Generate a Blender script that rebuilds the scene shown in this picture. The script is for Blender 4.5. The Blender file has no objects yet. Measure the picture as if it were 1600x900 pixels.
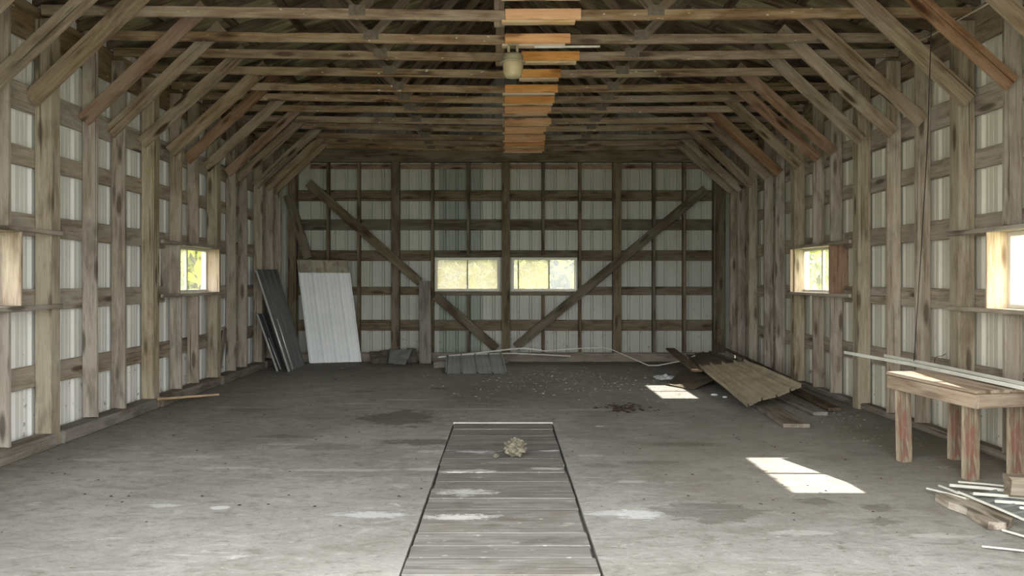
import bpy, math, random
from mathutils import Vector, Matrix, noise

random.seed(7)
SC = bpy.context.scene
COL = SC.collection
F = 1200.0          # focal length in pixels of the 1600 px wide frame
CX, CY = 788.0, 437.0
CAMZ = 1.5

# ----------------------------------------------------------------- camera
cam = bpy.data.cameras.new('camera')
cam.sensor_width = 36.0
cam.lens = 36.0 * F / 1600.0
cam.shift_x = (800.0 - CX) / 1600.0
cam.shift_y = (CY - 450.0) / 1600.0
cam.clip_end = 400
co = bpy.data.objects.new('camera', cam)
COL.objects.link(co)
co.location = (0, 0, CAMZ)
co.rotation_euler = (math.pi / 2, 0, 0)
SC.camera = co

# ----------------------------------------------------------------- colour
def L(r, g, b):
    def c(v):
        v /= 255.0
        return v / 12.92 if v <= 0.04045 else ((v + 0.055) / 1.055) ** 2.4
    return (c(r), c(g), c(b), 1.0)

# ----------------------------------------------------------------- materials
class NT:
    def __init__(s, name):
        s.m = bpy.data.materials.new(name)
        s.m.use_nodes = True
        s.t = s.m.node_tree
        s.t.nodes.clear()
        s.out = s.t.nodes.new('ShaderNodeOutputMaterial')

    def n(s, kind, **kw):
        nd = s.t.nodes.new('ShaderNode' + kind)
        for k, v in kw.items():
            if k.startswith('i_'):
                key = k[2:].replace('_', ' ')
                s.put(nd, key, v)
            else:
                setattr(nd, k, v)
        return nd

    def put(s, nd, key, v):
        if isinstance(key, str) and key.isdigit():
            key = int(key)
        sock = nd.inputs[key]
        if hasattr(v, 'links') or isinstance(v, bpy.types.NodeSocket):
            s.t.links.new(v, sock)
        else:
            sock.default_value = v

    def math(s, op, a, b=0.0, clamp=False):
        nd = s.t.nodes.new('ShaderNodeMath')
        nd.operation = op
        nd.use_clamp = clamp
        s.put(nd, 0, a)
        s.put(nd, 1, b)
        return nd.outputs[0]

    def mix(s, fac, a, b, blend='MIX'):
        nd = s.t.nodes.new('ShaderNodeMix')
        nd.data_type = 'RGBA'
        nd.blend_type = blend
        s.put(nd, 0, fac)
        s.put(nd, 6, a)
        s.put(nd, 7, b)
        return nd.outputs[2]

    def ramp(s, fac, stops, interp='LINEAR'):
        nd = s.t.nodes.new('ShaderNodeValToRGB')
        e = nd.color_ramp.elements
        nd.color_ramp.interpolation = interp
        while len(e) < len(stops):
            e.new(0.5)
        for i, (p, c) in enumerate(stops):
            e[i].position = p
            e[i].color = c if len(c) == 4 else (*c, 1)
        s.put(nd, 0, fac)
        return nd.outputs[0]

    def mapping(s, vec, scale=(1, 1, 1), loc=(0, 0, 0)):
        nd = s.t.nodes.new('ShaderNodeMapping')
        s.put(nd, 'Vector', vec)
        s.put(nd, 'Scale', scale)
        s.put(nd, 'Location', loc)
        return nd.outputs[0]

    def noise(s, vec, scale=1.0, detail=4.0, rough=0.55, dist=0.0):
        nd = s.t.nodes.new('ShaderNodeTexNoise')
        s.put(nd, 'Vector', vec)
        s.put(nd, 'Scale', scale)
        s.put(nd, 'Detail', detail)
        s.put(nd, 'Roughness', rough)
        s.put(nd, 'Distortion', dist)
        return nd.outputs[0]

    def surf(s, color, rough=0.8, bump=None, bstr=0.3, bdist=0.01, metal=0.0, spec=0.3):
        p = s.t.nodes.new('ShaderNodeBsdfPrincipled')
        s.put(p, 'Base Color', color)
        s.put(p, 'Roughness', rough)
        s.put(p, 'Metallic', metal)
        s.put(p, 'Specular IOR Level', spec)
        if bump is not None:
            b = s.t.nodes.new('ShaderNodeBump')
            s.put(b, 'Height', bump)
            s.put(b, 'Strength', bstr)
            s.put(b, 'Distance', bdist)
            s.t.links.new(b.outputs[0], p.inputs['Normal'])
        s.t.links.new(p.outputs[0], s.out.inputs[0])
        return s.m


BW = [(0.0, (0, 0, 0, 1)), (1.0, (1, 1, 1, 1))]


def wood(name, dark, mid, light, grey=None, greyamt=0.4, vary=0.35, knots=0.8, specks=0.0, rough=0.85, chalk=0.0):
    """grain runs along the local X axis of every board"""
    k = NT(name)
    tc = k.n('TexCoord').outputs['Object']
    rnd = k.n('ObjectInfo').outputs['Random']
    off = k.n('CombineXYZ')
    k.put(off, 0, k.math('MULTIPLY', rnd, 61.0))
    k.put(off, 1, k.math('MULTIPLY', rnd, 23.0))
    k.put(off, 2, k.math('MULTIPLY', rnd, 37.0))
    va = k.n('VectorMath', operation='ADD')
    k.put(va, 0, tc)
    k.put(va, 1, off.outputs[0])
    v = va.outputs[0]
    g1 = k.noise(k.mapping(v, (0.9, 16, 16)), 2.0, 7.0, 0.6, 0.8)
    g2 = k.noise(k.mapping(v, (1.2, 4, 4)), 1.2, 4.0, 0.55, 0.6)
    g3 = k.noise(k.mapping(v, (3.0, 60, 60)), 1.5, 3.0, 0.6)
    f = k.math('ADD', k.math('MULTIPLY', g1, 0.55), k.math('MULTIPLY', g2, 0.45))
    c = k.ramp(f, [(0.33, dark), (0.5, mid), (0.66, light)])
    if grey is not None:
        m = k.ramp(g2, [(0.42, (0, 0, 0, 1)), (0.62, (1, 1, 1, 1))])
        c = k.mix(k.math('MULTIPLY', m, greyamt), c, grey)
    # knots
    vo = k.n('TexVoronoi', feature='F1')
    k.put(vo, 'Vector', k.mapping(v, (1.6, 7, 7)))
    k.put(vo, 'Scale', 1.0)
    kn = k.ramp(vo.outputs['Distance'], [(0.13, (1, 1, 1, 1)), (0.25, (0, 0, 0, 1))])
    c = k.mix(k.math('MULTIPLY', kn, knots), c, (dark[0] * .45, dark[1] * .42, dark[2] * .4, 1))
    bl = k.ramp(k.noise(k.mapping(v, (1.4, 5, 5), (5, 2, 1)), 1.1, 5, 0.6, 0.7), [(0.52, (0, 0, 0, 1)), (0.68, (1, 1, 1, 1))])
    c = k.mix(k.math('MULTIPLY', bl, 0.55), c, (dark[0] * .62, dark[1] * .6, dark[2] * .58, 1))
    cr = k.ramp(k.noise(k.mapping(v, (0.5, 34, 34), (2, 7, 3)), 1.0, 2, 0.5, 0.4), [(0.29, (1, 1, 1, 1)), (0.335, (0, 0, 0, 1))])
    c = k.mix(k.math('MULTIPLY', cr, 0.7), c, (dark[0] * .3, dark[1] * .28, dark[2] * .26, 1))
    # fine dark checks
    ck = k.ramp(g3, [(0.30, (1, 1, 1, 1)), (0.40, (0, 0, 0, 1))])
    c = k.mix(k.math('MULTIPLY', ck, 0.45), c, (dark[0] * .5, dark[1] * .5, dark[2] * .5, 1))
    if specks:
        sp = k.noise(k.mapping(v, (9, 22, 22)), 1.6, 1.0, 0.4)
        sm = k.ramp(sp, [(0.74, (0, 0, 0, 1)), (0.77, (1, 1, 1, 1))])
        c = k.mix(k.math('MULTIPLY', sm, specks), c, L(225, 222, 205))
    if chalk:
        gp = k.n('NewGeometry').outputs['Position']
        cn = k.noise(k.mapping(gp, (2.2, 8, 1)), 1.5, 8, 0.75, 0.8)
        c = k.mix(k.math('MULTIPLY', k.ramp(cn, [(0.60, (0, 0, 0, 1)), (0.68, (1, 1, 1, 1))]), chalk), c, L(206, 205, 200))
        dn = k.noise(k.mapping(gp, (1.2, 2.4, 1), (2, 9, 0)), 1.5, 7, 0.7, 0.8)
        c = k.mix(k.math('MULTIPLY', k.ramp(dn, [(0.45, (0, 0, 0, 1)), (0.65, (1, 1, 1, 1))]), 0.5), c, L(104, 98, 88))
        sp_ = k.n('SeparateXYZ')
        k.put(sp_, 0, gp)
        for (qx, qy, qrx, qry) in ((-.28, 5.42, .2, .1), (-.28, 4.86, .24, .07), (-.3, 6.02, .22, .05), (.35, 6.1, .16, .05), (-.25, 6.7, .22, .05), (.42, 6.75, .1, .04)):
            qa = k.math('DIVIDE', k.math('SUBTRACT', sp_.outputs[0], qx), qrx)
            qb = k.math('DIVIDE', k.math('SUBTRACT', sp_.outputs[1], qy), qry)
            qd = k.math('ADD', k.math('SQRT', k.math('ADD', k.math('MULTIPLY', qa, qa), k.math('MULTIPLY', qb, qb))), k.math('MULTIPLY', k.math('SUBTRACT', k.noise(k.mapping(gp, (4, 12, 1)), 2.0, 8, 0.78, 1.0), 0.5), 5.0))
            c = k.mix(k.math('MULTIPLY', k.ramp(qd, [(0.5, (1, 1, 1, 1)), (1.0, (0, 0, 0, 1))]), 0.7), c, L(216, 216, 212))
    bri = k.math('ADD', k.math('MULTIPLY', rnd, vary), 1.0 - vary * 0.5)
    hs = k.n('HueSaturation')
    k.put(hs, 'Color', c)
    k.put(hs, 'Value', bri)
    rr = k.n('ObjectInfo')
    h = k.math('FRACT', k.math('MULTIPLY', rnd, 7.31))
    k.put(hs, 'Saturation', k.math('ADD', k.math('MULTIPLY', h, 0.3), 0.8))
    return k.surf(hs.outputs[0], rough, bump=f, bstr=0.5, bdist=0.006, spec=0.15)


W_POST = wood('post_wood', L(122, 108, 86), L(164, 151, 128), L(188, 177, 154), L(162, 155, 136), 0.5, 0.16, 0.8)
W_STUD = wood('stud_wood', L(112, 99, 84), L(164, 151, 134), L(192, 181, 164), L(166, 158, 146), 0.55, 0.25, 0.8)
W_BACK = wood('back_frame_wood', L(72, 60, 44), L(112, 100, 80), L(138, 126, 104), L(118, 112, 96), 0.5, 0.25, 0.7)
W_TRUSS = wood('truss_wood', L(94, 74, 54), L(146, 124, 96), L(180, 160, 130), L(150, 140, 120), 0.5, 0.3, 0.8, 0.6)
W_BRACE = wood('brace_wood', L(106, 85, 64), L(152, 134, 110), L(180, 163, 138), L(158, 147, 128), 0.5, 0.25, 1.0)
W_RED = wood('reddish_wood', L(104, 76, 56), L(150, 118, 92), L(176, 146, 116), L(152, 134, 112), 0.5, 0.12, 1.0)
W_NEW = wood('fresh_lumber', L(200, 142, 88), L(222, 166, 108), L(234, 186, 132), None, 0, 0.15, 0.8)
W_PALE = wood('pale_pine', L(176, 142, 98), L(218, 192, 152), L(236, 214, 180), L(190, 170, 140), 0.3, 0.1, 0.9)
W_DARK = wood('roof_wood', L(66, 54, 42), L(104, 88, 70), L(134, 118, 94), L(112, 106, 88), 0.4, 0.35, 0.6)
W_PLANK = wood('pit_plank_wood', L(100, 97, 92), L(138, 135, 130), L(160, 157, 152), L(118, 114, 108), 0.5, 0.22, 0.25, 0.4, chalk=0.6)
W_BENCH = wood('bench_wood', L(122, 96, 76), L(168, 147, 123), L(192, 174, 152), L(162, 150, 134), 0.5, 0.15, 0.6)
W_SILL = wood('sill_wood', L(92, 83, 72), L(134, 125, 112), L(158, 150, 137), L(138, 132, 124), 0.5, 0.25, 0.3)


def painted_leg():
    k = NT('bench_leg_red_paint')
    tc = k.n('TexCoord').outputs['Object']
    g = k.noise(k.mapping(tc, (1.3, 12, 12)), 2.0, 6, 0.6, 0.7)
    w = k.ramp(g, [(0.35, L(108, 94, 78)), (0.55, L(156, 142, 120)), (0.7, L(184, 172, 150))])
    p = k.noise(k.mapping(tc, (2.2, 9, 9), (3, 1, 0)), 1.6, 5, 0.6, 0.5)
    m = k.ramp(p, [(0.52, (0, 0, 0, 1)), (0.60, (1, 1, 1, 1))])
    c = k.mix(k.math('MULTIPLY', m, 0.8), w, L(136, 94, 82))
    return k.surf(c, 0.8, bump=g, bstr=0.5, bdist=0.006, spec=0.15)


M_LEG = painted_leg()


def metal_siding(name, base, dirt, dirtamt=0.35, band=None, rough=0.45):
    k = NT(name)
    tc = k.n('TexCoord').outputs['Object']
    n1 = k.noise(k.mapping(tc, (1.2, 1.2, 0.6)), 1.0, 4, 0.55)
    n2 = k.noise(tc, 9.0, 4, 0.65, 0.6)
    n3 = k.noise(k.mapping(tc, (1, 1, 1)), 14.0, 2, 0.5)
    c = k.mix(k.math('MULTIPLY', k.ramp(n1, [(0.4, (0, 0, 0, 1)), (0.68, (1, 1, 1, 1))]), dirtamt), base, dirt)
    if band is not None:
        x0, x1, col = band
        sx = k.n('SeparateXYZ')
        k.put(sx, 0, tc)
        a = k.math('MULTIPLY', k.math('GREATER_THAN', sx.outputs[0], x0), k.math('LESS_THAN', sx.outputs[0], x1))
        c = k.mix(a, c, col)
    # mud splashes and cobweb specks that stay with the sheet, denser near the ground
    sz = k.n('SeparateXYZ')
    k.put(sz, 0, tc)
    low = k.math('SUBTRACT', 1.0, k.math('MULTIPLY', sz.outputs[2], 0.8), True)
    sp = k.ramp(n3, [(0.66, (0, 0, 0, 1)), (0.72, (1, 1, 1, 1))])
    c = k.mix(k.math('MULTIPLY', k.math('MULTIPLY', sp, k.math('ADD', low, 0.06)), 0.7), c, L(90, 82, 70))
    return k.surf(c, rough, bump=n2, bstr=0.08, bdist=0.01, spec=0.4)


M_SIDE = metal_siding('white_ribbed_siding', L(232, 233, 228), L(206, 202, 186), 0.4)
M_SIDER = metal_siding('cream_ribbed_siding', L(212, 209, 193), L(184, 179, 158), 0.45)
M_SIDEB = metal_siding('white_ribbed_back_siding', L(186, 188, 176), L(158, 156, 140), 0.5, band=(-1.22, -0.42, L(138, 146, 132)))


def roof_mat():
    k = NT('roof_underside')
    tc = k.n('TexCoord').outputs['Object']
    n1 = k.noise(k.mapping(tc, (1.0, 1.6, 1.0)), 1.1, 4, 0.5, 0.4)
    c = k.ramp(n1, [(0.38, L(78, 68, 54)), (0.47, L(118, 110, 84)), (0.53, L(158, 152, 116)), (0.62, L(124, 112, 86))], 'LINEAR')
    return k.surf(c, 0.7, spec=0.2)


M_ROOF = roof_mat()


def sheet_mat(name, base, alt, rough=0.4, metal=0.0, scale=2.0, amt=0.5):
    k = NT(name)
    tc = k.n('TexCoord').outputs['Object']
    n = k.noise(k.mapping(tc, (1, 1, 1)), scale, 5, 0.6, 0.5)
    m = k.ramp(n, [(0.42, (0, 0, 0, 1)), (0.6, (1, 1, 1, 1))])
    c = k.mix(k.math('MULTIPLY', m, amt), base, alt)
    return k.surf(c, rough, metal=metal, spec=0.35)


M_WSHEET = sheet_mat('white_sheet_metal', L(238, 241, 239), L(224, 228, 225), 0.4)
M_WDIRTY = sheet_mat('dirty_sheet_band', L(168, 162, 144), L(128, 118, 100), 0.8, 0.0, 6.0, 0.8)
M_DSHEET = sheet_mat('charcoal_sheet_metal', L(96, 97, 94), L(80, 81, 78), 0.4)
M_EDGE = sheet_mat('bare_sheet_edge', L(206, 206, 200), L(150, 150, 146), 0.35, 0.3)
M_BENT = sheet_mat('rusty_dark_sheet', L(92, 84, 74), L(120, 114, 104), 0.7, 0.0, 4.0, 0.6)
M_GSHEET = sheet_mat('grey_sheet_metal', L(136, 140, 136), L(112, 114, 108), 0.6, 0.0, 3.0, 0.5)
M_TSHEET = sheet_mat('tan_dusty_sheet', L(188, 174, 148), L(150, 140, 122), 0.75, 0.0, 3.0, 0.6)
M_BROWN = sheet_mat('brown_dusty_panel', L(112, 100, 82), L(90, 80, 66), 0.85, 0.0, 3.0, 0.6)
M_TRIM = sheet_mat('white_metal_trim', L(222, 222, 210), L(190, 188, 172), 0.5, 0.0, 5.0, 0.5)
M_GUSSET = sheet_mat('galvanized_plate', L(112, 104, 90), L(84, 74, 60), 0.7, 0.0, 30.0, 0.6)
M_VINYL = sheet_mat('window_frame_vinyl', L(214, 212, 200), L(186, 182, 166), 0.5, 0.0, 4.0, 0.3)
M_PAPER = sheet_mat('white_paper', L(226, 228, 230), L(200, 202, 206), 0.8, 0.0, 8.0, 0.3)
M_BLACK = sheet_mat('black_cable', L(40, 38, 36), L(30, 28, 26), 0.6)
M_CABLE = sheet_mat('pale_cable', L(206, 198, 176), L(180, 170, 150), 0.6)
M_CLOD = sheet_mat('dry_mud', L(128, 122, 106), L(92, 84, 70), 0.95, 0.0, 26.0, 0.8)
M_DUNG = sheet_mat('dark_brown_litter', L(70, 54, 42), L(48, 38, 32), 0.95, 0.0, 26.0, 0.8)
M_LITTER = sheet_mat('pale_litter', L(176, 172, 158), L(112, 104, 90), 0.9, 0.0, 1.7, 1.0)
M_LAMPA = sheet_mat('lamp_aluminium', L(176, 166, 138), L(136, 124, 98), 0.5, 0.3, 9.0, 0.5)
M_LAMPG = sheet_mat('lamp_yellowed_lens', L(196, 182, 144), L(172, 158, 122), 0.3, 0.0, 5.0, 0.4)
M_GRAVEL = sheet_mat('yard_gravel', L(166, 163, 158), L(140, 137, 131), 0.95, 0.0, 4.0, 0.6)
M_GRASS = sheet_mat('yard_grass', L(92, 104, 46), L(118, 120, 64), 0.95, 0.0, 0.8, 0.7)
M_BARK = sheet_mat('bark', L(96, 80, 62), L(70, 58, 44), 0.95, 0.0, 6.0, 0.6)


def leaf_mat(name, a, b):
    k = NT(name)
    g = k.n('NewGeometry')
    c = k.mix(g.outputs['Random Per Island'], a, b)
    d = k.n('BsdfDiffuse')
    k.put(d, 'Color', c)
    t = k.n('BsdfTranslucent')
    k.put(t, 'Color', c)
    m = k.n('MixShader')
    k.put(m, 0, 0.45)
    k.t.links.new(d.outputs[0], m.inputs[1])
    k.t.links.new(t.outputs[0], m.inputs[2])
    k.t.links.new(m.outputs[0], k.out.inputs[0])
    return k.m


M_LEAF = leaf_mat('leaf_green', L(78, 100, 14), L(134, 142, 26))
M_LEAFY = leaf_mat('leaf_yellow', L(126, 132, 26), L(148, 148, 48))


def glass(name, haze=0.0, hcol=L(236, 236, 220)):
    k = NT(name)
    tr = k.n('BsdfTransparent')
    gl = k.n('BsdfGlossy')
    k.put(gl, 'Roughness', 0.03)
    m = k.n('MixShader')
    k.put(m, 0, 0.05)
    k.t.links.new(tr.outputs[0], m.inputs[1])
    k.t.links.new(gl.outputs[0], m.inputs[2])
    last = m
    if haze:
        tc = k.n('TexCoord').outputs['Object']
        n = k.ramp(k.noise(tc, 6.0, 6, 0.7, 1.2), [(0.4, (0, 0, 0, 1)), (0.6, (1, 1, 1, 1))])
        f = k.math('MULTIPLY', k.math('ADD', k.math('MULTIPLY', n, 0.8), 0.5), haze, True)
        t = k.n('BsdfTranslucent')
        k.put(t, 'Color', hcol)
        m2 = k.n('MixShader')
        k.put(m2, 0, f)
        k.t.links.new(m.outputs[0], m2.inputs[1])
        k.t.links.new(t.outputs[0], m2.inputs[2])
        last = m2
    k.t.links.new(last.outputs[0], k.out.inputs[0])
    return k.m


G_CLEAR = glass('clear_glass', 0.06)
G_HAZY = glass('hazy_glass', 0.32, L(176, 178, 156))
G_DIRTY = glass('dirty_glass', 0.55, L(176, 168, 138))


def floor_mat():
    k = NT('worn_concrete')
    g = k.n('NewGeometry').outputs['Position']
    n1 = k.noise(g, 0.55, 6, 0.6, 0.5)
    n2 = k.noise(k.mapping(g, (2.6, 5.0, 1)), 1.6, 9, 0.72, 0.8)
    n3 = k.noise(g, 26.0, 5, 0.75)
    n6 = k.noise(k.mapping(g, (5, 9, 1), (3, 3, 0)), 2.2, 6, 0.7, 0.4)
    c = k.ramp(n1, [(0.3, L(132, 129, 121)), (0.5, L(154, 152, 146)), (0.7, L(172, 170, 164))])
    def lay(n, lo, hi, amt, col, inv=False):
        nonlocal c
        A, B = ((1, 1, 1, 1), (0, 0, 0, 1)) if inv else ((0, 0, 0, 1), (1, 1, 1, 1))
        c = k.mix(k.math('MULTIPLY', k.ramp(n, [(lo, A), (hi, B)]), amt), c, col)
    lay(n2, 0.50, 0.66, 0.5, L(108, 102, 92))
    lay(n2, 0.30, 0.45, 0.45, L(196, 195, 188), True)
    lay(n6, 0.56, 0.68, 0.55, L(98, 92, 82))
    lay(n6, 0.30, 0.40, 0.45, L(200, 198, 192), True)
    lay(n3, 0.58, 0.70, 0.5, L(92, 86, 76))
    lay(n3, 0.28, 0.38, 0.5, L(204, 202, 196), True)
    # chalky white efflorescence streaks and dark chips
    n4 = k.noise(k.mapping(g, (1.3, 4.6, 1), (4, 1, 0)), 1.3, 8, 0.74, 1.0)
    lay(n4, 0.63, 0.69, 0.75, L(214, 213, 208))
    n5 = k.noise(k.mapping(g, (2.0, 3.8, 1), (9, 5, 0)), 2.4, 8, 0.74, 1.2)
    lay(n5, 0.64, 0.69, 0.7, L(74, 68, 58))
    # brown earth tracked over the slab towards the back wall
    s = k.n('SeparateXYZ')
    k.put(s, 0, g)
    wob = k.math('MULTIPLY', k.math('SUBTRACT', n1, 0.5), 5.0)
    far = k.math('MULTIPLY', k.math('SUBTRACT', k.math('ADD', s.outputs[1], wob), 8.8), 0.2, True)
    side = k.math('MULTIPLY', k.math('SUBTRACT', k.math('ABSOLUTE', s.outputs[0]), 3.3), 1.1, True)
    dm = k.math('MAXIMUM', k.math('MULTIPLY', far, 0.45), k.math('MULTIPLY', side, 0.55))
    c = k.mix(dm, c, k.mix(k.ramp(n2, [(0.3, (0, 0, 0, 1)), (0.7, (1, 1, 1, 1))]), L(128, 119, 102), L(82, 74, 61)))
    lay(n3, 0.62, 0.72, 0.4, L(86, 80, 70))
    wd = k.noise(k.mapping(g, (1.6, 2.6, 1)), 2.2, 8, 0.7, 0.8)

    wf = k.noise(k.mapping(g, (4.5, 11, 1), (1, 6, 0)), 1.6, 8, 0.75, 1.0)

    def spot(cx, cy, rx, ry, col, amt, edge=0.12, rag=2.2):
        nonlocal c
        wn = wd if ry > .25 else wf
        a = k.math('DIVIDE', k.math('SUBTRACT', s.outputs[0], cx), rx)
        b = k.math('DIVIDE', k.math('SUBTRACT', s.outputs[1], cy), ry)
        d = k.math('SQRT', k.math('ADD', k.math('MULTIPLY', a, a), k.math('MULTIPLY', b, b)))
        d = k.math('ADD', d, k.math('MULTIPLY', k.math('SUBTRACT', wn, 0.5), rag))
        m = k.ramp(d, [(0.75, (1, 1, 1, 1)), (0.75 + edge, (0, 0, 0, 1))])
        c = k.mix(k.math('MULTIPLY', m, amt), c, k.mix(k.math('MULTIPLY', n3, 0.5), col, c))
    spot(2.7, 6.6, 2.0, 2.2, L(134, 126, 112), 0.5, .6, 1.4)        # earth tracked in beside the bench
    spot(-1.15, 8.35, 0.46, 0.55, L(92, 88, 80), 0.8, .1)         # old oil stain
    spot(1.32, 4.98, 0.42, 0.26, L(104, 101, 93), 0.8, .1)        # damp stain
    spot(0.86, 4.92, 0.14, 0.12, L(220, 222, 224), 0.8, .5, 3.4)  # white spill by the pit
    spot(0.66, 4.93, 0.16, 0.05, L(210, 212, 212), 0.7, .5, 3.4)
    spot(-0.85, 4.90, 0.26, 0.07, L(214, 216, 218), 0.7, .5, 3.4)
    spot(-1.87, 5.06, 0.06, 0.05, L(222, 224, 224), 0.85, .4, 2.5)
    spot(-2.25, 5.10, 0.10, 0.04, L(214, 216, 216), 0.7, .4, 3.4)
    spot(-1.6, 6.9, 0.34, 0.16, L(100, 96, 88), 0.6, .5, 3.4)
    spot(-0.75, 7.1, 0.5, 0.14, L(70, 64, 55), 0.75, .25, 3.8)
    spot(-0.9, 6.0, 0.8, 0.16, L(116, 114, 108), 0.6, .5, 3.0)
    spot(-2.9, 8.9, 0.3, 0.2, L(100, 96, 88), 0.6, .4, 3.0)
    for cx_, cy_, rx_, a_ in ((-1.3, 6.05, .5, .6), (-2.2, 6.12, .35, .55), (-.62, 6.08, .16, .7), (-2.6, 6.5, .2, .5), (-.66, 6.72, .12, .6), (-1.2, 9.6, .35, .5),
                              (-.3, 8.9, .5, .5), (1.0, 8.85, .5, .5), (-1.75, 9.3, .3, .5), (-2.9, 9.0, .25, .4), (.75, 6.55, .12, .5), (1.75, 4.55, .2, .5), (2.55, 4.5, .25, .5), (-3.4, 6.4, .2, .5), (-2.0, 7.0, .25, .4), (.95, 5.7, .12, .5)):
        spot(cx_, cy_, rx_, .05, L(206, 205, 199), a_, .5, 3.6)
    for cx_, cy_, rx_, a_ in ((-1.9, 10.3, .2, .6), (-.9, 10.6, .14, .8), (2.1, 5.2, .14, .6), (2.35, 4.75, .1, .6), (2.45, 5.05, .12, .6), (1.2, 6.3, .25, .5), (-2.1, 7.35, .3, .6), (1.6, 7.0, .4, .5), (.8, 6.2, .15, .5)):
        spot(cx_, cy_, rx_, .09, L(78, 72, 63), a_, .3, 3.4)
    b = k.math('ADD', n2, k.math('ADD', k.math('MULTIPLY', n3, 0.5), k.math('MULTIPLY', n6, 0.5)))
    return k.surf(c, 0.88, bump=b, bstr=0.45, bdist=0.014, spec=0.25)


M_FLOOR = floor_mat()

# ----------------------------------------------------------------- mesh helpers
def link(name, verts, faces, mat, M=None, parent=None, smooth=False):
    me = bpy.data.meshes.new(name)
    me.from_pydata([tuple(v) for v in verts], [], faces)
    me.validate()
    if isinstance(mat, (list, tuple)):
        for m_ in mat:
            me.materials.append(m_)
    else:
        me.materials.append(mat)
    if smooth:
        for p in me.polygons:
            p.use_smooth = True
    o = bpy.data.objects.new(name, me)
    COL.objects.link(o)
    M = M or Matrix.Identity(4)
    if parent is not None:
        o.parent = parent
        M = Matrix.Translation(-Vector(parent['_at'])) @ M
    o.matrix_basis = M
    return o


def empty(name, loc):
    o = bpy.data.objects.new(name, None)
    o.empty_display_size = 0.1
    COL.objects.link(o)
    o.location = loc
    o['_at'] = tuple(loc)
    return o


def tag(o, label, cat, group=None, kind=None):
    o['label'] = label
    o['category'] = cat
    if group:
        o['group'] = group
    if kind:
        o['kind'] = kind
    return o


def struct(o, label=None):
    o['kind'] = 'structure'
    if label:
        o['label'] = label
    return o


def board(name, p0, p1, w, t, up, mat, parent=None, cham=0.004, rough=0.0025, warp=0.0, seg=0.45):
    """sawn board from p0 to p1 (centre line); w measured along `up`, t across it; local X is the grain"""
    p0, p1, up = Vector(p0), Vector(p1), Vector(up)
    x = (p1 - p0)
    Ln = x.length
    x.normalize()
    y = (up - x * up.dot(x)).normalized()
    z = x.cross(y)
    M = Matrix((x, y, z)).transposed().to_4x4()
    M.translation = p0
    n = max(1, int(Ln / seg))
    c = min(cham, w * .2, t * .2)
    prof = [(-w / 2 + c, -t / 2), (w / 2 - c, -t / 2), (w / 2, -t / 2 + c), (w / 2, t / 2 - c),
            (w / 2 - c, t / 2), (-w / 2 + c, t / 2), (-w / 2, t / 2 - c), (-w / 2, -t / 2 + c)]
    V, Fc = [], []
    for i in range(n + 1):
        u = Ln * i / n
        dw = random.uniform(-rough, rough)
        s = 1 + random.uniform(-rough, rough) * 2
        bow = warp * math.sin(math.pi * i / n)
        for a, b in prof:
            V.append((u + (random.uniform(-1, 1) * rough * 1.5 if i in (0, n) else 0), a * s + dw * .5 + bow, b))
    for i in range(n):
        for j in range(8):
            k = (j + 1) % 8
            Fc.append((i * 8 + j, i * 8 + k, (i + 1) * 8 + k, (i + 1) * 8 + j))
    Fc.append(tuple(reversed(range(8))))
    Fc.append(tuple(n * 8 + j for j in range(8)))
    return link(name, V, Fc, mat, M, parent)


def boxv(x0, x1, y0, y1, z0, z1, b=0):
    v = [(x0, y0, z0), (x1, y0, z0), (x1, y1, z0), (x0, y1, z0), (x0, y0, z1), (x1, y0, z1), (x1, y1, z1), (x0, y1, z1)]
    f = [(0, 3, 2, 1), (4, 5, 6, 7), (0, 1, 5, 4), (1, 2, 6, 5), (2, 3, 7, 6), (3, 0, 4, 7)]
    return v, [tuple(i + b for i in q) for q in f]


def boxes(name, lst, mat, parent=None):
    V, Fc = [], []
    for bx in lst:
        v, f = boxv(*bx, b=len(V))
        V += v
        Fc += f
    return link(name, V, Fc, mat, None, parent)


def tube(name, pts, r, mat, parent=None, n=7):
    pts = [Vector(p) for p in pts]
    V, Fc = [], []
    prev = Vector((0.3, 0.5, 0.81))
    for i, p in enumerate(pts):
        d = (pts[min(i + 1, len(pts) - 1)] - pts[max(i - 1, 0)]).normalized()
        a = d.cross(prev)
        if a.length < 1e-4:
            a = d.cross(Vector((1, 0, 0)))
        a.normalize()
        b = d.cross(a)
        for j in range(n):
            th = 2 * math.pi * j / n
            V.append(p + a * math.cos(th) * r + b * math.sin(th) * r)
    for i in range(len(pts) - 1):
        for j in range(n):
            k = (j + 1) % n
            Fc.append((i * n + j, i * n + k, (i + 1) * n + k, (i + 1) * n + j))
    Fc.append(tuple(range(n)))
    Fc.append(tuple((len(pts) - 1) * n + j for j in reversed(range(n))))
    return link(name, V, Fc, mat, None, parent, smooth=True)


def lathe(name, prof, mat, M, parent=None, n=28):
    V, Fc = [], []
    for r, z in prof:
        for j in range(n):
            a = 2 * math.pi * j / n
            V.append((r * math.cos(a), r * math.sin(a), z))
    for i in range(len(prof) - 1):
        for j in range(n):
            k = (j + 1) % n
            Fc.append((i * n + j, i * n + k, (i + 1) * n + k, (i + 1) * n + j))
    Fc.append(tuple(reversed(range(n))))
    Fc.append(tuple((len(prof) - 1) * n + j for j in range(n)))
    return link(name, V, Fc, mat, M, parent, smooth=True)


def P(px, py, Y):
    """a point of the place at distance Y seen at that pixel"""
    return Vector(((px - CX) * Y / F, Y, CAMZ + (CY - py) * Y / F))


def PF(px, py, z=0.0):
    """a point of the place at height z seen at that pixel"""
    Y = (CAMZ - z) * F / (py - CY)
    return Vector(((px - CX) * Y / F, Y, z))


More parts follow.
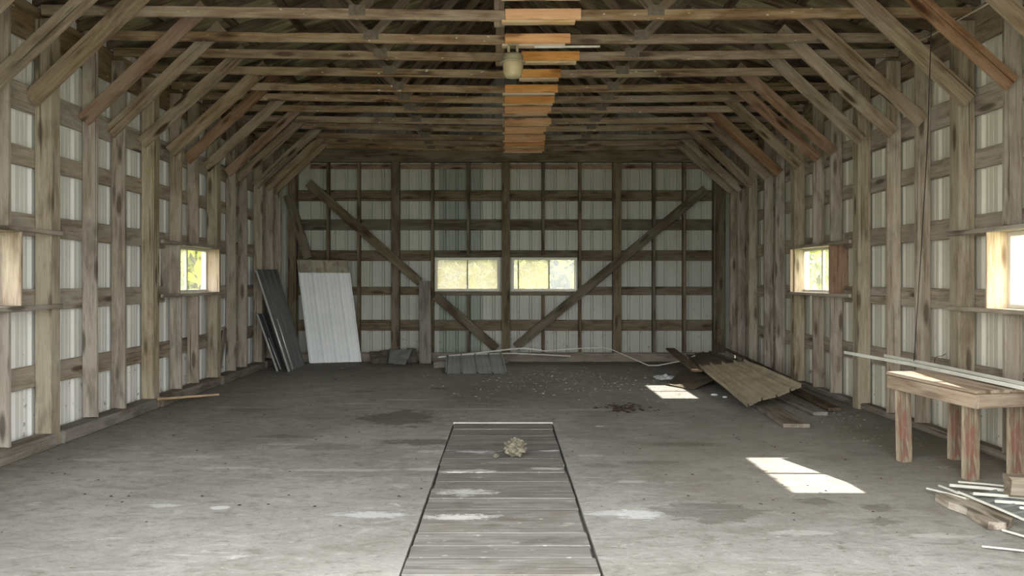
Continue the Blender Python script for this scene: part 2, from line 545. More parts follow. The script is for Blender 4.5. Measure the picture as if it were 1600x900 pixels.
# ----------------------------------------------------------------- dimensions
XL, XR = -4.06, 4.10            # inner faces of the wall framing
DEP = 0.15
GT = 0.04
XSL, XSR = XL - DEP - GT - 0.012, XR + DEP + GT + 0.012   # siding planes
YB = 14.1                       # inner face of the back wall framing
YSB = YB + DEP + GT + 0.012
YF = 2.3                        # open front
POSTS = [4.96, 6.93, 8.90, 10.86, 12.88]
STUDS = [5.68, 6.29, 7.65, 8.22, 9.65, 10.19, 11.61, 12.11, 13.5]
TRUSS = [6.29, 6.93, 7.65, 8.22, 8.90, 9.65, 10.19, 10.86, 11.61, 12.11, 12.88, 13.5, 13.96]
ZTOP = 3.84
XM = 0.02
SL = 0.335
def ztc(x):                      # underside of the top chord
    return 3.96 + (4.3 - abs(x - XM)) * SL

SIDE_A = 'wall opposite bench'
SIDE_B = 'bench wall'
ORD = ['first', 'second', 'third', 'fourth', 'fifth', 'sixth', 'seventh', 'eighth', 'ninth', 'tenth', 'eleventh', 'twelfth',
       'thirteenth', 'fourteenth', 'fifteenth', 'sixteenth', 'seventeenth', 'eighteenth', 'nineteenth', 'twentieth',
       'twenty-first', 'twenty-second', 'twenty-third', 'twenty-fourth', 'twenty-fifth', 'twenty-sixth']

# window openings: side (y0, y1, z0, z1), back (x0, x1, z0, z1)
WZ0, WZ1 = 1.31, 1.92
WL = [(5.17, 6.41, 1.28, 1.90), (9.55, 10.86, 1.33, 1.93)]
WR = [(5.33, 6.48, 1.26, 1.90), (9.63, 10.92, 1.33, 1.93)]
WB = [(-1.275, -0.09, 1.29, 1.905), (0.135, 1.335, 1.29, 1.905)]

# ----------------------------------------------------------------- siding
def rib_profile(a, b, extra=()):
    P0 = 0.2286
    pts = []
    s = math.floor(a / P0) * P0
    pat = [(0, 0), (.022, .03), (.040, .03), (.064, 0), (.108, 0), (.114, .003), (.124, .003), (.130, 0), (.172, 0), (.178, .003), (.188, .003), (.194, 0)]
    while s < b + P0:
        for u, d in pat:
            if a <= s + u <= b:
                pts.append((s + u, d))
        s += P0
    def dep(u):
        q = (u % P0)
        for i in range(len(pat)):
            u0, d0 = pat[i]
            u1, d1 = pat[i + 1] if i + 1 < len(pat) else (P0, 0)
            if u0 <= q <= u1:
                return d0 + (d1 - d0) * (q - u0) / max(1e-6, u1 - u0)
        return 0
    for e in list(extra) + [a, b]:
        pts.append((e, dep(e)))
    pts.sort()
    out = [pts[0]]
    for p in pts[1:]:
        if p[0] - out[-1][0] > 1e-4:
            out.append(p)
    return out


def siding(name, a, b, conv, zbot, ztop, holes, mat):
    holes = [(h[0] + .001, h[1] - .012, h[2] + (.02 if h[2] > 0 else 0), h[3] - .02) for h in holes]
    prof = rib_profile(a, b, [h[0] for h in holes] + [h[1] for h in holes] + [XM])
    V, Fc = [], []
    def quad(u0, d0, u1, d1, z00, z01, z10, z11):
        i = len(V)
        V.extend([conv(u0, d0, z00), conv(u1, d1, z10), conv(u1, d1, z11), conv(u0, d0, z01)])
        Fc.append((i, i + 1, i + 2, i + 3))
    for (u0, d0), (u1, d1) in zip(prof, prof[1:]):
        m = (u0 + u1) / 2
        hs = [h for h in holes if h[0] < m < h[1]]
        if hs:
            h = hs[0]
            quad(u0, d0, u1, d1, zbot, h[2], zbot, h[2])
            quad(u0, d0, u1, d1, h[3], ztop(u0), h[3], ztop(u1))
        else:
            quad(u0, d0, u1, d1, zbot, ztop(u0), zbot, ztop(u1))
    return struct(link(name, V, Fc, mat))


ZW = ztc(4.28) + 0.12
siding('wall_left', YF, YSB, lambda u, d, z: (XSL - d, u, z), -0.05, lambda u: ZW, WL, M_SIDE)
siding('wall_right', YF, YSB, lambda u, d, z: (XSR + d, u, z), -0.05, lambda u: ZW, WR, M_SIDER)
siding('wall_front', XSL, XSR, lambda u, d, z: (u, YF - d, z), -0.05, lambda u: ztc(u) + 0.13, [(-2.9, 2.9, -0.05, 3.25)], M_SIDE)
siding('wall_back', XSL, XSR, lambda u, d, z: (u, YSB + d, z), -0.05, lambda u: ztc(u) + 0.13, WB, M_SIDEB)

# roof sheets, ribs running from eave to ridge
V, Fc = [], []
prof = rib_profile(YF - 0.3, YSB + 0.3)
for sx in (-1, 1):
    for (u0, d0), (u1, d1) in zip(prof, prof[1:]):
        i = len(V)
        xe = XM + sx * 4.75
        V.extend([(xe, u0, ztc(xe) + .135 + d0), (xe, u1, ztc(xe) + .135 + d1), (XM, u1, ztc(XM) + .135 + d1), (XM, u0, ztc(XM) + .135 + d0)])
        Fc.append((i, i + 1, i + 2, i + 3))
struct(link('ceiling', V, Fc, M_ROOF))

# ----------------------------------------------------------------- floor with the shallow pit recess
PX0, PX1, PY0, PY1 = -0.535, 0.505, 3.15, 8.06
xs = [XSL, PX0, PX1, XSR]
ys = [YF - 0.2, PY0, PY1, YSB]
V, Fc = [], []
for yy in ys:
    for xx in xs:
        V.append((xx, yy, 0))
for j in range(3):
    for i in range(3):
        if i == 1 and j == 1:
            continue
        a = j * 4 + i
        Fc.append((a, a + 1, a + 5, a + 4))
b = len(V)
V += [(PX0, PY0, -.06), (PX1, PY0, -.06), (PX1, PY1, -.06), (PX0, PY1, -.06)]
t = [5, 6, 10, 9]
for i in range(4):
    k = (i + 1) % 4
    Fc.append((t[i], t[k], b + k, b + i))
Fc.append((b, b + 1, b + 2, b + 3))
# slab thickness at the rim
c0 = len(V)
V += [(XSL, ys[0], -.07), (XSR, ys[0], -.07), (XSR, YSB, -.07), (XSL, YSB, -.07)]
Fc.append((0, 3, c0 + 1, c0))
struct(link('floor', V, Fc, M_FLOOR))

# outside ground
struct(link('ground', [(-90, -60, -.09), (90, -60, -.09), (90, 120, -.09), (-90, 120, -.09)], [(0, 1, 2, 3)], M_GRASS))
struct(boxes('path', [(-9, 9, -14, YF - .22, -.085, -.03)], M_GRAVEL))

# ----------------------------------------------------------------- pit planks
yb = [8.03, 7.72, 7.41, 7.09, 6.77, 6.45, 6.22, 5.99, 5.73, 5.52, 5.28, 5.03, 4.56, 4.34, 4.15, 3.91, 3.6, 3.2]
for i in range(len(yb) - 1):
    y1, y0 = yb[i], yb[i + 1]
    g = random.uniform(.004, .009)
    zt = -random.uniform(0.001, 0.007)
    o = board('pit_plank', (PX0 + random.uniform(.012, .025), (y0 + y1) / 2, zt - .02), (PX1 - random.uniform(.012, .03), (y0 + y1) / 2, zt - .02),
              (y1 - y0) - g, .04, (0, 1, 0), W_PLANK, rough=.002)
    tag(o, f'worn grey plank bridging the floor pit, {ORD[i]} from the back wall end', 'plank', 'planks over the floor pit')
o = board('edge_strip', (PX0 + .0, 8.048, -.004), (PX1, 8.048, -.004), .022, .02, (0, 1, 0), M_TRIM)
tag(o, 'pale edging strip across the far end of the plank-covered pit', 'strip')

# ----------------------------------------------------------------- framing of the two long walls
def side_wall(sgn, X, side, wins):
    Xo = X + sgn * DEP
    gx = Xo + sgn * (GT / 2 + .001)
    n = len(POSTS)
    for i, y in enumerate(POSTS):
        yy = y + (-.05 if sgn < 0 and i == 1 else .0)
        o = board('wall_post', (X + sgn * DEP / 2, yy + DEP / 2, 0.0), (X + sgn * DEP / 2, yy + DEP / 2, ZTOP), DEP - .004, DEP - .004, (1, 0, 0), W_POST, rough=.004)
        tag(o, f'square yellowish timber post on {side}, {ORD[n - 1 - i]} from back corner', 'post', 'square wall posts')
    m = len(STUDS)
    zs0 = .125 if sgn < 0 else .075
    for i, y in enumerate(STUDS):
        cut = None
        for (a, b_, z0, z1) in wins:
            if a - .06 < y < b_ + .05:
                cut = (z0 - .045, z1 + .045)
        xc, yc = X + sgn * DEP / 2, y + .02
        which = f'{ORD[m - 1 - i]} from back corner'
        if cut:
            o = board('wall_stud', (xc, yc, zs0), (xc, yc, cut[0] - .003), DEP - .006, .04, (1, 0, 0), W_STUD, rough=.004)
            tag(o, f'short grey stud below window on {side}, {which}', 'stud', 'wall studs')
            o = board('wall_stud', (xc, yc, cut[1] + .003), (xc, yc, ZTOP), DEP - .006, .04, (1, 0, 0), W_STUD, rough=.004)
            tag(o, f'grey stud cut off above window on {side}, {which}', 'stud', 'wall studs')
        else:
            o = board('wall_stud', (xc, yc, zs0), (xc, yc, ZTOP), DEP - .006, .04, (1, 0, 0), W_STUD, rough=.004)
            tag(o, f'tall weathered grey stud on {side}, {which}', 'stud', 'wall studs')
    # corner stud
    o = board('corner_stud', (X + sgn * .075, 13.98, .125), (X + sgn * .075, 13.98, ZTOP), DEP - .006, .05, (1, 0, 0), W_STUD)
    tag(o, f'grey stud in back corner at end of {side}', 'stud', 'wall studs')
    # girts (horizontal boards outside the studs)
    rows = [(.535, .73, 'lowest row'), (1.22, 1.415, 'sill height row'), (1.89, 2.085, 'head height row'),
            (2.50, 2.67, 'row above windows'), (2.98, 3.22, 'top row under eave')]
    y_a, y_b = 2.6, YB + .1
    for r, (z0, z1, txt) in enumerate(rows):
        if r in (1, 2):
            segs = [(wins[0][0] - .02, wins[0][1] + .02, 'n', 'at front window'), (wins[0][1] + .02, wins[1][0] - .02, 'f', 'between windows'),
                    (wins[1][0] - .02, wins[1][1] + .02, 'n', 'at rear window'), (wins[1][1] + .02, y_b, 'f', 'beyond rear window')]
        else:
            segs = [(y_a, y_b, 'f', '')]
        for (a, b_, kind, where) in segs:
            zz0, zz1 = z0, z1
            if kind == 'n':
                zz0, zz1 = (z0, wins[0][2] - .05) if r == 1 else (wins[1][3] + .03, z1)
                if zz1 - zz0 < .03:
                    continue
            o = board('wall_girt', (gx, a + .004, (zz0 + zz1) / 2), (gx, b_ - .004, (zz0 + zz1) / 2), zz1 - zz0, GT, (0, 0, 1), W_STUD, rough=.004)
            tag(o, f'horizontal grey girt on {side}, {txt}' + (f', {where}' if where else ''), 'girt', 'wall girts')
    o = board('eave_beam', (gx, 2.6, 3.79), (gx, y_b, 3.79), .34, GT, (0, 0, 1), W_TRUSS, rough=.004)
    tag(o, f'dark eave beam along top of {side}', 'beam')
    # sill between posts
    cuts = [2.6] + [v for y in POSTS for v in (y - .003, y + DEP + .003)] + [YB - .1]
    for i in range(0, len(cuts) - 1, 2):
        a, b_ = cuts[i], cuts[i + 1]
        if sgn < 0 and i == 2:
            b_ -= .05
        if sgn < 0 and i == 4:
            a -= .05
        so_, sw_, sh_ = (.05, .19, .12) if sgn < 0 else (.09, .12, .07)
        o = board('sill_timber', (X + sgn * so_, a, sh_ / 2), (X + sgn * so_, b_, sh_ / 2), sw_, sh_, (1, 0, 0), W_SILL, rough=.006, cham=.012)
        tag(o, f'weathered sill timber under {side}, {ORD[i // 2]} length from open front', 'sill', 'sill timbers')


side_wall(-1, XL, SIDE_A, WL)
side_wall(1, XR, SIDE_B, WR)
# loose board leaned behind a stud
o = board('scrap_board', (XL - .1, 11.2, .16), (XL - .12, 11.5, .78), .1, .025, (0, 1, 0), W_SILL)
tag(o, 'short scrap board slanting between studs on the wall opposite the bench', 'board')

# ----------------------------------------------------------------- back wall framing
def xb(px):
    return (px - CX) * YB / F

def zb(py, Y=YB):
    return CAMZ + (CY - py) * Y / F

ZBT = 3.66
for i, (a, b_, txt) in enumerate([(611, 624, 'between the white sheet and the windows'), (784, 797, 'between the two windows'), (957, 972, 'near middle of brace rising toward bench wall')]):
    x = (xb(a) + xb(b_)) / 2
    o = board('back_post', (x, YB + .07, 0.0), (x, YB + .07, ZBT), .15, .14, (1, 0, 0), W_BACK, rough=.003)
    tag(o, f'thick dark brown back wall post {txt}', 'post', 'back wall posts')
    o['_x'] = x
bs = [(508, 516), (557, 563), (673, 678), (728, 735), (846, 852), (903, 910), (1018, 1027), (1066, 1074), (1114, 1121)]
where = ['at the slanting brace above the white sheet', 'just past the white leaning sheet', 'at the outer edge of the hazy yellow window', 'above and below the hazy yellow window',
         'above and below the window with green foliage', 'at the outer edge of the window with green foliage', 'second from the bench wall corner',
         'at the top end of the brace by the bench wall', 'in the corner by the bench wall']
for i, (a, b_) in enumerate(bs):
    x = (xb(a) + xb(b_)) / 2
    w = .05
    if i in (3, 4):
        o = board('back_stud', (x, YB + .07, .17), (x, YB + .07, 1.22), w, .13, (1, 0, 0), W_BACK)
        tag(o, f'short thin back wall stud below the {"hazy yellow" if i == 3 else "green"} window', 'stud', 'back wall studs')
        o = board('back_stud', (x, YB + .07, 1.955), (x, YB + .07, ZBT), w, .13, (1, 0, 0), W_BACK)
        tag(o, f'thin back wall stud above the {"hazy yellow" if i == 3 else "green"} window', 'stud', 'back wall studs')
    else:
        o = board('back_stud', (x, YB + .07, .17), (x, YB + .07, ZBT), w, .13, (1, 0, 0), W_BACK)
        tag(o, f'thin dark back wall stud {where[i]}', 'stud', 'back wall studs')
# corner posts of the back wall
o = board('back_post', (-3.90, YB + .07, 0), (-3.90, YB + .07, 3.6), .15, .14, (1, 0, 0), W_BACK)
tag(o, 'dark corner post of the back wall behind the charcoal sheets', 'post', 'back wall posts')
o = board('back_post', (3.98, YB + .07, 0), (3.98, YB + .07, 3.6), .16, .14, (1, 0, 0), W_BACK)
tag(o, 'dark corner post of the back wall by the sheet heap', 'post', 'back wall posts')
gy = YB + DEP + GT / 2 - .006
brow = [(.555, .755, 'lowest row above the floor'), (1.215, 1.37, 'sill height row'), (1.85, 2.045, 'head height row'), (2.42, 2.62, 'first row above the windows'), (2.96, 3.16, 'highest row')]
for r, (z0, z1, txt) in enumerate(brow):
    if r in (1, 2):
        segs = [(-4.02, WB[0][0] - .03, 'f', 'behind white sheet'), (WB[0][0] - .03, WB[1][1] + .03, 'n', 'along windows'), (WB[1][1] + .03, 4.06, 'f', 'toward bench wall')]
    else:
        segs = [(-4.02, 4.06, 'f', '')]
    for (a, b_, kind, wh) in segs:
        zz0, zz1 = z0, z1
        if kind == 'n':
            zz0, zz1 = (z0 - .01, WB[0][2] - .012) if r == 1 else (WB[0][3] + .012, z1)
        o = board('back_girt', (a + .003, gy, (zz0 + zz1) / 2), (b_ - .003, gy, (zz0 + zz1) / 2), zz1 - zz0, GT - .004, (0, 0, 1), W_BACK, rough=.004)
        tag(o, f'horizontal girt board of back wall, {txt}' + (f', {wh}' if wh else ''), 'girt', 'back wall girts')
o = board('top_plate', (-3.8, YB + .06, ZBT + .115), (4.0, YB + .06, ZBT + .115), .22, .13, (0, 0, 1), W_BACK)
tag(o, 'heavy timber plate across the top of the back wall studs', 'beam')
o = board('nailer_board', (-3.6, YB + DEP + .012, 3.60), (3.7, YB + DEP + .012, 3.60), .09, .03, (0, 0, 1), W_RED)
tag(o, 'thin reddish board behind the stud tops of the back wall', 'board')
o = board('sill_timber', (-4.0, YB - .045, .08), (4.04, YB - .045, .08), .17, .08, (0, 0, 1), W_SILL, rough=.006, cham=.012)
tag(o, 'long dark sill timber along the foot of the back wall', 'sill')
# slanting braces
def wallbrace(pa, pb, w, label, y=YB - .028, t=.04, mat=W_BACK):
    A, B = P(*pa, y), P(*pb, y)
    o = board('diagonal_brace', A, B, w, t, (0, 0, 1), mat)
    return tag(o, label, 'brace', 'slanting braces on the back wall')

wallbrace((482, 286), (656, 441), .16, 'long slanting back wall brace falling from above white sheet toward the windows')
wallbrace((680, 462), (776, 545), .16, 'slanting brace on the back wall below the hazy yellow window')
wallbrace((1102, 296), (806, 542), .16, 'long slanting back wall brace rising from under green window toward bench wall')
wallbrace((450, 305), (481, 403), .17, 'steep slanting brace in the back corner just above the white sheet')

# ----------------------------------------------------------------- windows
def window(idx, parts_at, label):
    o = empty(f'window_{idx}', parts_at)
    struct(o, label)
    return o


def side_window(idx, sgn, X, win, shelf0, shelf1, mats, panes, label):
    y0, y1, z0, z1 = win
    Xo = X + sgn * (DEP + GT)
    root = window(idx, (X, (y0 + y1) / 2, z0), label)
    xi = X - sgn * .035
    xc = (xi + Xo) / 2
    wd = abs(Xo - xi)
    mj, mh = mats
    wj, xj = wd + .04, xc + sgn * .02
    board('jamb_board', (xj, y0 - .01, z0), (xj, y0 - .01, z1), wj, .022, (1, 0, 0), mj[0], root)
    board('jamb_board', (xj, y1 + .0, z0), (xj, y1 + .0, z1), wj, .022, (1, 0, 0), mj[1], root)
    xs_ = X - sgn * .02
    xsc = (X - sgn * .04 + X - sgn * .003) / 2
    # shelf boards that run across the faces of the posts, and the inner head and sill boards
    board('head_board', (xc, y0 - .02, z1 + .02), (xc, y1 + .01, z1 + .02), wd, .036, (1, 0, 0), mh, root)
    board('sill_board', (xc, y0 - .02, z0 - .02), (xc, y1 + .01, z0 - .02), wd, .036, (1, 0, 0), mh, root)
    board('shelf_rail', (xsc, shelf0, z1 + .02), (xsc, shelf1, z1 + .02), .036, .04, (1, 0, 0), mh, root)
    board('shelf_rail', (xsc, shelf0, z0 - .02), (xsc, shelf1, z0 - .02), .036, .04, (1, 0, 0), mh, root)
    # slider frame set at the outer end of the box
    xf0, xf1 = sorted((Xo - sgn * .05, Xo + sgn * .005))
    fw = .035
    boxes('window_frame', [(xf0, xf1, y0, y1 - .012, z0, z0 + fw), (xf0, xf1, y0, y1 - .012, z1 - fw, z1), (xf0, xf1, y0, y0 + fw, z0 + fw, z1 - fw), (xf0, xf1, y1 - .012 - fw, y1 - .012, z0 + fw, z1 - fw)], M_VINYL, root)
    ym = (y0 + y1) / 2
    xm = (xf0 + xf1) / 2
    boxes('meeting_rail', [(xm - .014, xm + .014, ym - .02, ym + .02, z0 + fw, z1 - fw)], M_VINYL, root)
    for (a, b_, g) in ((y0 + fw, ym - .02, panes[0]), (ym + .02, y1 - .012 - fw, panes[1])):
        boxes('pane', [(xm - .002, xm + .002, a, b_, z0 + fw, z1 - fw)], g, root)
    return root


side_window(1, -1, XL, WL[0], 4.9, 7.0, ((W_STUD, W_STUD), W_STUD), (G_CLEAR, G_CLEAR), 'boxed slider window nearer the open front on the wall opposite the bench')
side_window(2, -1, XL, WL[1], 9.06, 10.98, ((W_STUD, W_BENCH), W_STUD), (G_HAZY, G_CLEAR), 'small boxed slider window with bright yellow foliage behind')
side_window(3, 1, XR, WR[0], 4.9, 7.05, ((W_PALE, W_PALE), W_STUD), (G_CLEAR, G_CLEAR), 'boxed window above the workbench with sunlit pale jamb')
side_window(4, 1, XR, WR[1], 9.06, 10.98, ((W_RED, W_PALE), W_STUD), (G_CLEAR, G_CLEAR), 'small boxed slider window near the sheet heap')


def back_window(idx, win, panes, splits, label):
    x0, x1, z0, z1 = win
    root = window(idx, ((x0 + x1) / 2, YB, z0), label)
    ya, yb_ = YB + .02, YB + DEP + GT
    t = .018
    boxes('casing', [(x0, x1, ya, yb_, z0, z0 + t), (x0, x1, ya, yb_, z1 - t, z1), (x0, x0 + t, ya, yb_, z0 + t, z1 - t), (x1 - t, x1, ya, yb_, z0 + t, z1 - t)], M_VINYL, root)
    a0, a1, c0, c1 = x0 + t, x1 - t, z0 + t, z1 - t
    f = .024
    y0, y1 = YB + .10, YB + .14
    boxes('window_frame', [(a0, a1, y0, y1, c0, c0 + f), (a0, a1, y0, y1, c1 - f, c1), (a0, a0 + f, y0, y1, c0 + f, c1 - f), (a1 - f, a1, y0, y1, c0 + f, c1 - f)], M_VINYL, root)
    cuts = [a0 + f] + [a0 + (a1 - a0) * s for s in splits] + [a1 - f]
    for s in cuts[1:-1]:
        boxes('meeting_rail', [(s - .009, s + .009, y0 + .005, y1 - .005, c0 + f, c1 - f)], M_GUSSET, root)
    for i in range(len(cuts) - 1):
        boxes('pane', [(cuts[i] + (.009 if i else 0), cuts[i + 1] - (.009 if i < len(cuts) - 2 else 0), y0 + .018, y0 + .022, c0 + f, c1 - f)], panes[i], root)
    return root


back_window(5, WB[0], (G_DIRTY, G_DIRTY), (.5,), 'hazy yellowish slider window in the back wall')
back_window(6, WB[1], (G_HAZY, G_DIRTY, G_CLEAR), (.09, .58), 'back wall slider window with clear pane of green foliage')

# ----------------------------------------------------------------- trusses
SPX = [914, 907, 891, 905, 876, 871, 866, 861, 861, 853, 852, 851, 850]
for i, y in enumerate(TRUSS):
    root = empty('roof_truss', (XM, y, 3.84))
    n = len(TRUSS)
    extra = ', just past hanging lamp' if i == 2 else (', with upright centre board' if i == 3 else '')
    tag(root, f'weathered roof truss with orange splice, {ORD[n - 1 - i]} from back wall' + extra, 'truss', 'roof trusses')
    zl, zm, zr = 3.945 + random.uniform(-.008, .01), 3.882 + random.uniform(-.008, .012), 3.925 + random.uniform(-.008, .01)
    yc = y + .02
    xs_ = .03 + random.uniform(-.02, .04)
    board('bottom_chord', (-4.18, yc, zl), (xs_ - .003, yc, zm), .092, .038, (0, 0, 1), W_TRUSS, root)
    board('bottom_chord', (xs_ + .003, yc, zm), (4.22, yc, zr), .092, .038, (0, 0, 1), W_TRUSS, root)
    for sx in (-1, 1):
        xe = XM + sx * 4.45
        board('top_chord', (xe, yc, ztc(xe) + .045), (XM + sx * .01, yc, ztc(XM) + .045), .09, .038, (0, 0, 1), W_DARK, root)
        xn = XM + sx * 1.35
        zn = zm + (zl if sx < 0 else zr) * 0
        zn = zm + .02
        board('web', (xn - sx * .04, yc, zn + .045), (XM + sx * .06, yc, ztc(XM) - .03), .089, .034, (1, 0, 0), W_DARK, root)
        board('web', (xn + sx * .05, yc, zn + .045), (XM + sx * 2.12, yc, ztc(XM + 2.12) - .0), .089, .034, (1, 0, 0), W_DARK, root)
        boxes('gusset_plate', [(xn - .075, xn + .075, y - .003, y + .0005, zn - .02, zn + .075)], M_GUSSET, root)
    x1 = (SPX[i] - CX) * y / F
    x0 = .008
    if i in (3, 4):
        x0 = (815 - CX) * y / F
    sb = board('splice_board', (x0, y - .0135, zm + .002), (x1, y - .0135, zm + .004), .098, .024, (0, 0, 1), W_NEW, root, cham=.002)
    sb['label'] = 'fresh orange splice board'
    ub = board('under_board', (x0 - .03, y + .012, zm - .062), (x1 - random.uniform(.02, .06), y + .012, zm - .060), .085, .024, (0, 1, 0), W_PALE if i not in (9, 10) else W_NEW, root, cham=.002)
    ub['label'] = 'pale board fixed under the splice'
    if i == 1 or i == 3:
        board('hanger_board', (-.045, y + .06, zm - .08), (-.045, y + .06, ztc(XM) - .02), .095, .036, (1, 0, 0), W_TRUSS, root)
    if i == 2:
        board('trim_strip', (.3, y - .03, zm - .085), (.95, y - .03, zm - .08), .02, .012, (0, 0, 1), M_TRIM, root)

# knee braces
redl = {7.65, 10.19, 11.61}
redr = {6.29, 9.65, 10.19, 11.61}
thick = {(-1, 6.93), (1, 6.93), (-1, 9.65), (1, 11.61)}
BR = [5.7] + TRUSS
for sgn, side, X in ((-1, SIDE_A, -4.19), (1, SIDE_B, 4.14)):
    for i, y in enumerate(BR):
        mat = W_RED if y in (redl if sgn < 0 else redr) else W_BRACE
        yy = y - (.05 if sgn < 0 and y == 6.93 else 0)
        t = .074 if (sgn, y) in thick else .036
        dz = random.uniform(-.02, .03)
        dx = random.uniform(-.02, .03)
        run = 1.2
        A = Vector((X - sgn * dx, yy - t / 2 - .03, 3.08 + dz))
        B = Vector((X - sgn * (dx + run), yy - t / 2 - .03, 3.08 + dz + run * random.uniform(.89, .95)))
        o = board('knee_brace', A, B, .14, t, (0, 0, 1), mat, rough=.004)
        lk = 'reddish brown' if mat is W_RED else ('doubled grey brown' if t > .05 else 'grey brown')
        tag(o, f'{lk} knee brace on {side}, {ORD[len(BR) - 1 - i]} from back wall', 'brace', 'knee braces')

# purlins
k = 0
for sx, side in ((-1, 'far from the bench'), (1, 'on the bench side')):
    for j in range(8):
        x = XM + sx * (.25 + j * .58)
        z = ztc(x) + .112
        o = board('roof_purlin', (x, 2.6, z), (x, YSB - .03, z), .085, .034, (1, 0, -sx * SL), W_DARK)
        tag(o, f'flat roof purlin on slope {side}, {ORD[j]} from ridge', 'purlin', 'roof purlins')

# ----------------------------------------------------------------- lamp
root = empty('hanging_lamp', (.085, 7.56, 3.47))
tag(root, 'beige barrel-shaped barn lamp hanging under the orange-spliced truss', 'lamp')
LM = Matrix.Translation((.085, 7.56, 3.49))
lathe('lens', [(.02, -.005), (.06, -.002), (.082, .012), (.092, .04), (.098, .09), (.102, .135), (.098, .14)], M_LAMPG, LM, root)
lathe('rim', [(.10, .136), (.122, .142), (.122, .152), (.10, .16)], M_LAMPA, LM, root)
lathe('housing', [(.098, .158), (.104, .165), (.099, .172), (.104, .18), (.099, .188), (.103, .196), (.097, .204), (.1, .213), (.086, .226), (.05, .232)], M_LAMPA, LM, root)
boxes('bracket', [(.03, .055, 7.535, 7.585, 3.715, 3.80), (.115, .14, 7.535, 7.585, 3.715, 3.80), (.03, .14, 7.52, 7.64, 3.795, 3.806)], M_LAMPA, root)
lathe('photo_eye', [(.02, .23), (.022, .265), (.014, .28)], M_BLACK, LM, root, 12)

# ----------------------------------------------------------------- ribbed sheets
def sheet(name, c00, c10, c11, c01, ribs, mat, h=.018, minor=True, parent=None, bend=None, nv=10, edge=None, wob=.0, mats2=None, thick=.0025):
    """four corners: c00-c10 across the ribs (near end), c01-c11 the far end"""
    c00, c10, c11, c01 = map(Vector, (c00, c10, c11, c01))
    us = [(0, 0)]
    for r in range(ribs):
        a = (r + .03) / ribs if r else 0
        s = 1.0 / ribs
        base = r * s
        for q, d in ((.02, 0), (.06, 1), (.13, 1), (.17, 0), (.45, 0), (.48, .15), (.54, .15), (.57, 0), (.75, 0), (.78, .15), (.83, .15), (.86, 0)):
            if not minor and q > .2:
                continue
            us.append((base + q * s * .96, d))
    us += [(.965, 0), (.98, 1), (1.0, .9)]
    us = sorted(us)
    V, Fc = [], []
    nu = len(us)
    sd = random.random() * 50
    lay = []
    for side in (0, 1):
        for j in range(nv + 1):
            v = j / nv
            for u, d in us:
                p = (c00 * (1 - u) + c10 * u) * (1 - v) + (c01 * (1 - u) + c11 * u) * v
                nrm = (c10 - c00).cross(c01 - c00).normalized()
                off = d * h
                if wob:
                    off += wob * (noise.noise(Vector((u * 3 + sd, v * 4, sd))))
                if bend:
                    off += bend(u, v)
                V.append(p + nrm * (off - side * thick))
    N = (nv + 1) * nu
    mi = []
    for side in (0, 1):
        for j in range(nv):
            for i in range(nu - 1):
                a = side * N + j * nu + i
                q = (a, a + 1, a + nu + 1, a + nu)
                Fc.append(q if side == 0 else tuple(reversed(q)))
                mi.append(1 if mats2 and (j + .5) / nv > mats2[1] else 0)
    rim = [j * nu for j in range(nv + 1)]
    def strip(idx):
        for a, b_ in zip(idx, idx[1:]):
            Fc.append((a, b_, b_ + N, a + N))
            mi.append(2 if edge else 0)
    strip(list(range(nu)))
    strip([nv * nu + i for i in range(nu)])
    strip([j * nu for j in range(nv + 1)])
    strip([j * nu + nu - 1 for j in range(nv + 1)])
    ctr = (c00 + c10 + c11 + c01) / 4
    V = [v - ctr for v in V]
    ms = [mat, mats2[0] if mats2 else mat, edge or mat]
    o = link(name, V, Fc, ms, Matrix.Translation(ctr), parent)
    for p, m_ in zip(o.data.polygons, mi):
        p.material_index = m_
    return o


# white leaning sheet
o = sheet('metal_sheet', (-3.49, 13.74, .005), (-2.57, 13.83, .02), (-2.84, 14.0, 1.85), (-3.785, 14.0, 1.86), 4, M_WSHEET, mats2=(M_WDIRTY, .87), nv=16, h=.032)
tag(o, 'white ribbed metal sheet with dirty top edge leaning on the back wall', 'metal sheet')
# charcoal sheets leaning in the corner
o = sheet('metal_sheet', (-3.50, 12.45, .005), (-3.50, 13.45, .005), (-3.99, 13.47, 1.68), (-4.0, 12.33, 1.665), 4, M_DSHEET, edge=M_EDGE, h=.012, thick=.008)
tall = o
tag(o, 'tall charcoal ribbed sheet leaning in the back corner', 'metal sheet')
o = sheet('metal_sheet', (-3.70, 12.5, .005), (-3.70, 13.2, .005), (-4.0, 13.2, .93), (-4.01, 12.44, .945), 3, M_DSHEET, edge=M_EDGE, h=.012, thick=.008)
short = o
tag(o, 'short charcoal sheet leaning between the wall and the tall charcoal sheet', 'metal sheet')
def flange(par, pts, r_):
    c = par.matrix_basis.translation
    e = tube('edge_flange', [Vector(p) - c for p in pts], r_, M_EDGE)
    e.parent = par
    e['label'] = 'bright bare metal edge'
flange(tall, [(-3.485, 12.44, .012), (-3.66, 12.40, .58), (-3.985, 12.32, 1.66)], .015)
flange(tall, [(-3.46, 12.56, .03), (-3.62, 12.53, .58), (-3.70, 12.50, .86)], .011)
flange(short, [(-3.685, 12.49, .012), (-3.995, 12.43, .94)], .013)
flange(short, [(-3.67, 12.60, .03), (-3.86, 12.57, .55)], .010)
# bent scraps
def scrap(pts, label, mat, ribs=2, wob=.014):
    o = sheet('bent_sheet', *pts, ribs, mat, h=.012, wob=wob)
    return tag(o, label, 'metal scrap')

